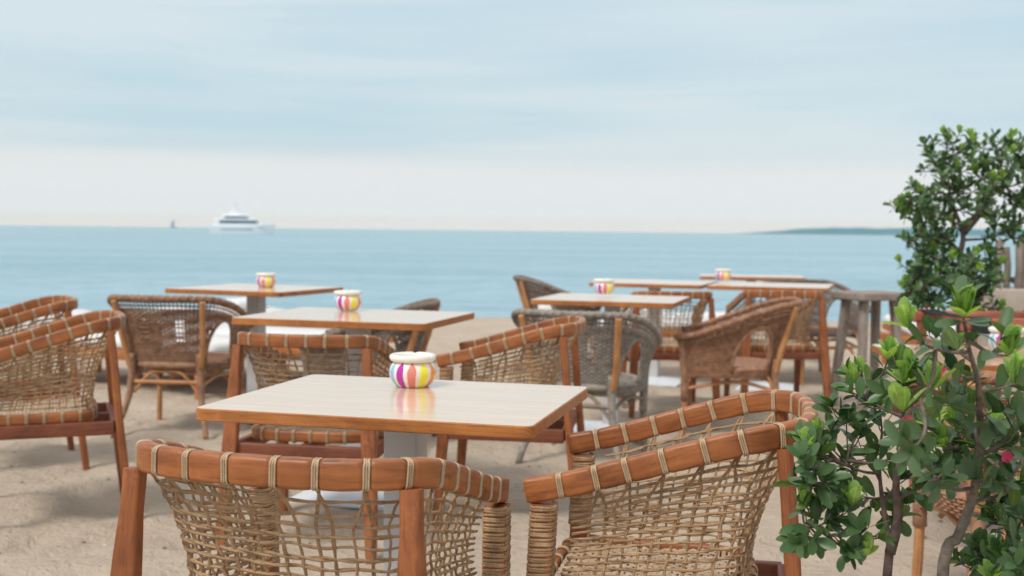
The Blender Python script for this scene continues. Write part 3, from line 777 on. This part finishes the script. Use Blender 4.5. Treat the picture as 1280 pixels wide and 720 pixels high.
# ------------------------------------------------------------------ shrubs and the small tree
TIPS1 = [(0.489, 1.85, 0.817, 0.018), (0.474, 1.8, 0.797, 0.018), (0.492, 1.85, 0.751, 0.018), (0.476, 1.8, 0.687, 0.015), (0.503, 1.8, 0.707, 0.02), (0.542, 1.8, 0.662, 0.018), (0.505, 1.85, 0.707, 0.018), (0.517, 1.9, 0.826, 0.019), (0.509, 1.8, 0.778, 0.025), (0.569, 1.9, 0.756, 0.027), (0.554, 1.95, 0.801, 0.019), (0.572, 1.9, 0.905, 0.019), (0.553, 1.9, 0.865, 0.016), (0.581, 1.9, 0.831, 0.024), (0.6, 1.95, 0.926, 0.016), (0.528, 1.8, 0.726, 0.025), (0.64, 2.0, 0.792, 0.028), (0.653, 2.0, 0.864, 0.022), (0.607, 1.75, 0.94, 0.02), (0.631, 1.9, 0.96, 0.016), (0.573, 1.8, 0.701, 0.015), (0.691, 2.0, 0.736, 0.025), (0.622, 1.75, 0.84, 0.027), (0.704, 1.9, 0.758, 0.024), (0.686, 2.0, 0.678, 0.02), (0.621, 2.0, 0.706, 0.025), (0.71, 2.0, 0.836, 0.025)]
TIPS2 = [(0.617, 1.55, 1.057, 0.028), (0.655, 1.5, 1.011, 0.027), (0.582, 1.6, 1.016, 0.02), (0.641, 1.7, 1.019, 0.019), (0.556, 1.6, 0.92, 0.022), (0.613, 1.65, 0.942, 0.023), (0.639, 1.7, 0.981, 0.019), (0.723, 1.7, 0.905, 0.019), (0.735, 1.65, 0.955, 0.023), (0.766, 1.7, 0.876, 0.026), (0.662, 1.7, 0.923, 0.026), (0.734, 1.8, 0.87, 0.028), (0.758, 1.75, 0.842, 0.027), (0.73, 1.8, 0.793, 0.028), (0.636, 1.7, 0.813, 0.024), (0.533, 1.5, 0.882, 0.021), (0.754, 1.75, 0.792, 0.027), (0.814, 1.8, 0.781, 0.028), (0.619, 1.75, 0.946, 0.017), (0.831, 1.9, 0.786, 0.027), (0.788, 2.0, 0.83, 0.02), (0.749, 1.95, 0.803, 0.027), (0.722, 1.95, 0.851, 0.025), (0.821, 1.95, 0.797, 0.027), (0.842, 1.9, 0.861, 0.024), (0.885, 1.95, 0.763, 0.027), (0.859, 2.0, 0.823, 0.025), (0.802, 2.0, 0.815, 0.025), (0.783, 2.0, 0.751, 0.025), (0.812, 1.85, 0.902, 0.021), (0.801, 1.95, 0.887, 0.022), (0.739, 2.0, 0.793, 0.022), (0.825, 1.8, 0.833, 0.023)]
TIPS3 = [(0.856, 2.0, 0.68, 0.025), (0.891, 2.0, 0.709, 0.025), (0.868, 1.9, 0.691, 0.024), (0.795, 1.9, 0.636, 0.016), (0.779, 1.8, 0.664, 0.023), (0.805, 1.8, 0.652, 0.023), (0.778, 1.7, 0.693, 0.021), (0.748, 1.8, 0.638, 0.02), (0.765, 1.75, 0.647, 0.02), (0.951, 2.1, 0.671, 0.027), (0.878, 2.0, 0.659, 0.025), (0.926, 2.0, 0.724, 0.025), (0.838, 1.8, 0.626, 0.023)]
TIPS4 = [(2.028, 5.6, 1.571, 0.047), (2.012, 5.5, 1.516, 0.046), (2.086, 5.5, 1.612, 0.046), (2.184, 5.6, 1.573, 0.063), (2.161, 5.4, 1.606, 0.053), (2.319, 5.6, 1.639, 0.055), (2.355, 5.5, 1.599, 0.062), (2.431, 5.5, 1.632, 0.054), (2.498, 5.6, 1.544, 0.071), (2.128, 5.5, 1.486, 0.054), (2.111, 5.5, 1.422, 0.046), (2.035, 5.5, 1.389, 0.054), (1.923, 5.4, 1.369, 0.046), (1.883, 5.5, 1.337, 0.039), (1.865, 5.5, 1.29, 0.031), (1.977, 5.6, 1.293, 0.047), (1.982, 5.4, 1.29, 0.053), (2.132, 5.6, 1.342, 0.055), (2.188, 5.5, 1.423, 0.054), (2.243, 5.4, 1.419, 0.061), (2.405, 5.6, 1.413, 0.071), (2.457, 5.5, 1.426, 0.07), (2.422, 5.5, 1.323, 0.062), (2.303, 5.4, 1.293, 0.053), (2.395, 5.5, 1.208, 0.046), (2.5, 5.6, 1.248, 0.055), (2.447, 5.5, 1.15, 0.039), (2.328, 5.6, 1.344, 0.039), (2.117, 5.5, 1.224, 0.046), (2.003, 5.4, 1.203, 0.053), (2.0, 5.6, 1.184, 0.031), (2.1, 5.5, 1.147, 0.054), (2.06, 5.6, 1.126, 0.047), (1.969, 5.4, 1.07, 0.038), (2.084, 5.4, 1.052, 0.053), (2.066, 5.5, 0.992, 0.054), (1.97, 5.5, 0.971, 0.046), (1.913, 5.5, 0.932, 0.039), (2.125, 5.4, 0.958, 0.053), (2.26, 5.6, 1.03, 0.047), (2.274, 5.5, 1.129, 0.046), (2.315, 5.5, 1.072, 0.046), (2.26, 5.5, 0.975, 0.046), (2.318, 5.5, 0.975, 0.046), (2.011, 5.5, 0.894, 0.054), (2.128, 5.5, 0.876, 0.054), (2.244, 5.5, 0.878, 0.054), (1.954, 5.5, 0.855, 0.039), (2.105, 5.6, 0.929, 0.047), (2.172, 5.5, 1.301, 0.039), (2.184, 5.3, 1.368, 0.045), (2.529, 5.5, 1.57, 0.077), (2.599, 5.6, 1.448, 0.079), (2.577, 5.5, 1.306, 0.07), (2.362, 5.5, 0.821, 0.046), (2.188, 5.5, 0.799, 0.054), (2.034, 5.4, 1.458, 0.038), (2.257, 5.6, 1.483, 0.047), (2.365, 5.4, 1.483, 0.068), (2.538, 5.6, 1.528, 0.071), (2.33, 5.5, 1.552, 0.054), (2.343, 5.6, 1.493, 0.055), (2.46, 5.4, 1.375, 0.068), (1.962, 5.5, 1.241, 0.046), (2.04, 5.6, 1.145, 0.047), (1.891, 5.4, 1.145, 0.038), (2.058, 5.5, 1.281, 0.046), (1.965, 5.6, 1.007, 0.047), (1.952, 5.4, 1.032, 0.046), (1.895, 5.5, 0.905, 0.039), (1.955, 5.3, 0.961, 0.052), (2.068, 5.4, 0.938, 0.053), (2.244, 5.6, 0.892, 0.055), (2.301, 5.5, 0.898, 0.046), (2.378, 5.6, 1.011, 0.039), (2.083, 5.5, 1.069, 0.046), (2.177, 5.4, 1.091, 0.046), (2.083, 5.3, 1.018, 0.052), (2.014, 5.4, 0.862, 0.053), (1.937, 5.4, 0.88, 0.046)]
TR1a = [(0.658, 1.95, 0.578, 0.001), (0.66, 1.95, 0.62, 0.001), (0.646, 1.95, 0.676, 0.001), (0.637, 1.95, 0.746, 0.001), (0.638, 1.95, 0.816, 0.001)]
TR1b = [(0.66, 1.95, 0.62, 0.001), (0.662, 1.93, 0.695, 0.001), (0.652, 1.9, 0.771, 0.001), (0.659, 1.9, 0.839, 0.001), (0.631, 1.8, 0.933, 0.001)]
TR2 = [(0.698, 1.8, 0.598, 0.001), (0.721, 1.8, 0.69, 0.001), (0.742, 1.8, 0.755, 0.001), (0.729, 1.75, 0.841, 0.001), (0.708, 1.7, 0.911, 0.001), (0.658, 1.62, 1.004, 0.001), (0.617, 1.55, 1.06, 0.001)]
TR4 = [(2.17, 5.5, 0.76, 0.004), (2.157, 5.5, 0.915, 0.004), (2.164, 5.5, 1.07, 0.004), (2.168, 5.5, 1.186, 0.004), (2.114, 5.5, 1.339, 0.004), (2.082, 5.5, 1.492, 0.004)]
TR4b = [(2.168, 5.5, 1.186, 0.004), (2.25, 5.5, 1.283, 0.004), (2.323, 5.5, 1.418, 0.004), (2.356, 5.5, 1.572, 0.004)]

def leaf(mb,p,d,up,L,W,seg=5,fold=.18,curl=.25):
    d=d.normalized(); s=d.cross(up)
    if s.length<1e-4: s=d.orthogonal()
    s.normalize(); nrm=s.cross(d)
    prof=[(0,.10),(.12,.46),(.34,.88),(.58,1.0),(.80,.84),(.94,.48),(1.0,.10)] if seg>=5 else [(0,.08),(.4,.8),(.75,1.0),(1.0,.15)]
    vs=[];uv=[]
    for t,w_ in prof:
        c=p+d*(L*t)-nrm*(curl*L*t*t)
        hw=W/2*w_
        for q in (-1,0,1): vs.append(c+s*(hw*q)+nrm*(abs(q)*hw*fold*1.6)); uv.append((t,q*.5))
    m=len(prof); fs=[]
    for i in range(m-1):
        for k in (0,1): fs.append((i*3+k,(i+1)*3+k,(i+1)*3+k+1,i*3+k+1))
    mb.add(vs,fs,uv)
def shrub(name,label,cat,trunks,tips,leafL,seed,mleaf,mbark,tr,br,seg=5,dens=1.0,new_p=.2,loose=1.0,flowers=0,new_idx=(),new_s=1.0):
    rn=random.Random(seed); base=V(trunks[0][0][:3]); base.z=0
    root=empty(name,base); tag(root,label,cat)
    tpts=[]
    mbk=MB()
    for ti,T in enumerate(trunks):
        P=[V(p[:3]) for p in T]
        if ti==0 or P[0].z-V(trunks[0][0][:3]).z<.001:
            P=[V((P[0].x+rn.uniform(-.02,.02),P[0].y+rn.uniform(-.02,.02),-.03))]+P
        P=catmull(P,6); P=[p+V((noise.noise(p*9)*.008,noise.noise(p*9+V((5,0,0)))*.008,0)) for p in P]
        tube(mbk,[p-base for p in P],lambda t:tr*(1-.84*t),8); tpts+=P[4:] if P[0].z<0 else P
    mbl=MB(); mbn=MB(); fl=[]
    for k,tip in enumerate(tips):
        c=V(tip[:3]); rad=tip[3]
        # branch from a trunk point lower than the tip
        best=min(tpts,key=lambda q:(q-c).length+max(0,(q.z-(c.z-.35*(c-q).to_2d().length))*1.2)+rn.uniform(0,.05)*loose)
        q=best; mid=q.lerp(c,.5)+V((rn.uniform(-1,1),rn.uniform(-1,1),-.6))*(c-q).length*.12
        P=catmull([q,mid,c],7)
        tube(mbk,[p-base for p in P],lambda t:br*(1-.72*t),5)
        if len(tpts)<900: tpts+=P[3:12]
        L=(c-q).length
        # side twigs around the tip
        shoots=[(P,1.0,k in new_idx)]
        for s_ in range(max(1,int(round(2.2*dens)))):
            st=P[rn.randint(max(1,len(P)//2-1),len(P)-2)]
            e=c+V((rn.uniform(-1,1),rn.uniform(-1,1),rn.uniform(-.8,.9)))*rad*1.25
            Q=catmull([st,st.lerp(e,.5)+V((0,0,-.15))*(e-st).length,e],5)
            tube(mbk,[p-base for p in Q],br*.32,4); shoots.append((Q,.9,rn.random()<new_p*.4))
        for (Q,sc_,isnew) in shoots:
            ln=sum((Q[i+1]-Q[i]).length for i in range(len(Q)-1)); pa=Path(Q)
            # leaves along the shoot
            span=min(.85,max(.12,rad*3.2/ max(ln,1e-3)))
            nl=max(3,int(ln*span/(leafL*.30)*dens)); nl=min(nl,16)
            ang=rn.uniform(0,6)
            for i in range(nl):
                t=1-span+span*(i/nl); p=pa.at(t); tg=pa.tan(min(.98,max(.02,t))); ang+=2.4
                o1=tg.orthogonal().normalized(); o2=tg.cross(o1); o=o1*math.cos(ang)+o2*math.sin(ang)
                d=(tg*rn.uniform(.35,.9)+o*1.0+V((0,0,rn.uniform(-.15,.35)))).normalized()
                l=leafL*rn.uniform(.65,1.15)
                leaf(mbl,p-base+d*leafL*.1,d,(V((0,0,1))+tg*.7+V((rn.gauss(0,.45),rn.gauss(0,.45),0))),l,l*rn.uniform(.46,.60),seg,rn.uniform(.05,.3),rn.uniform(-.05,.35))
            # rosette at the tip
            tg0=tg=pa.tan(.97); o1=tg.orthogonal().normalized(); o2=tg.cross(o1); nr=rn.randint(2,4)
            new=isnew or rn.random()<new_p*.5
            tgt=mbn if new else mbl
            if new: nr=rn.randint(9,12)
            for i in range(nr):
                a=2*PI*i/nr+rn.uniform(-.3,.3); o=o1*math.cos(a)+o2*math.sin(a)
                if new: tg=(tg0*.45+V((0,0,1))).normalized()
                open_=(rn.uniform(.25,.5) if i%2 else rn.uniform(.75,1.3)) if new else rn.uniform(.6,1.3)
                d=(tg*1.0+V((0,0,.35))+o*open_).normalized(); l=leafL*rn.uniform(.75,1.1)*(new_s if new else .95)
                leaf(tgt,Q[-1]-base,d,tg*1.0-o*.2+V((0,0,.3)),l,l*(rn.uniform(.40,.50) if new else rn.uniform(.42,.54)),seg,rn.uniform(.1,.3),rn.uniform(-.25,.15) if new else rn.uniform(-.1,.3))
            if flowers and rn.random()<flowers: fl.append(Q[-1]-base+V((rn.uniform(-.01,.01),-.01,-.012)))
    mbk.build('trunk',mbark,root,smooth=180)
    mbl.build('foliage',mleaf,root,smooth=180)
    if mbn.v: mbn.build('new_leaves',M['newleaf'],root,smooth=180)
    for p in fl[:6]:
        mb=MB()
        for i in range(5):
            a=2*PI*i/5; d=V((math.cos(a),-.4,math.sin(a))); leaf(mb,p,d,V((0,-1,0)),leafL*.26,leafL*.22,4,.1,.1)
        mb.build('flower',M['petal'],root,smooth=180)
    return root
shrub('leafy_shrub','dark green leafy shrub with twin brown stems, its twigs reaching left over the sand','shrub',[TR1a,TR1b],TIPS1,.038,11,M['leaf'],M['bark'],.010,.0036,dens=.8,new_p=.14,new_idx=(14,18,19,7))
shrub('leafy_shrub','tallest foreground shrub with bright green tip leaves, covering the orange-edged table','shrub',[TR2],TIPS2,.039,23,M['leaf2'],M['bark_light'],.0115,.0038,dens=.66,new_p=.12,flowers=.03,new_idx=(0,1,4,5,18,26),new_s=1.2)
shrub('leafy_shrub','low dark green shrub in the bottom right corner','shrub',[[(0.90,1.98,.50),(0.88,1.95,.62),(.87,1.92,.68)]],TIPS3,.034,37,M['leaf'],M['bark'],.010,.004,dens=1.2,new_p=.1,flowers=.05)
shrub('small_tree','small dark green tree against the sea, behind the chair with black straps','tree',[TR4,TR4b],TIPS4,.050,51,M['leaf_far'],M['bark'],.026,.008,seg=4,dens=1.3,new_p=.30,flowers=.01,loose=2,new_s=1.0)

# ------------------------------------------------------------------ sea air
mb=MB(); a_,b_,c_,d_,e_,f_=-4300,4300,-80,4800,-8,44
mb.add([(a_,c_,e_),(b_,c_,e_),(b_,d_,e_),(a_,d_,e_),(a_,c_,f_),(b_,c_,f_),(b_,d_,f_),(a_,d_,f_)],[(3,2,1,0),(4,5,6,7),(0,1,5,4),(1,2,6,5),(2,3,7,6),(3,0,4,7)])
hm=bpy.data.materials.new('sea_haze'); hm.use_nodes=True; ht=hm.node_tree; ht.nodes.remove(ht.nodes['Principled BSDF'])
pv=ht.nodes.new('ShaderNodeVolumePrincipled'); pv.inputs['Color'].default_value=(.15,.55,1.0,1); pv.inputs['Absorption Color'].default_value=(1,1,1,1); pv.inputs['Density'].default_value=HAZE
ht.links.new(pv.outputs[0],ht.nodes['Material Output'].inputs['Volume'])
if HAZE: tag(mb.build('haze',hm,smooth=0),kind='stuff')
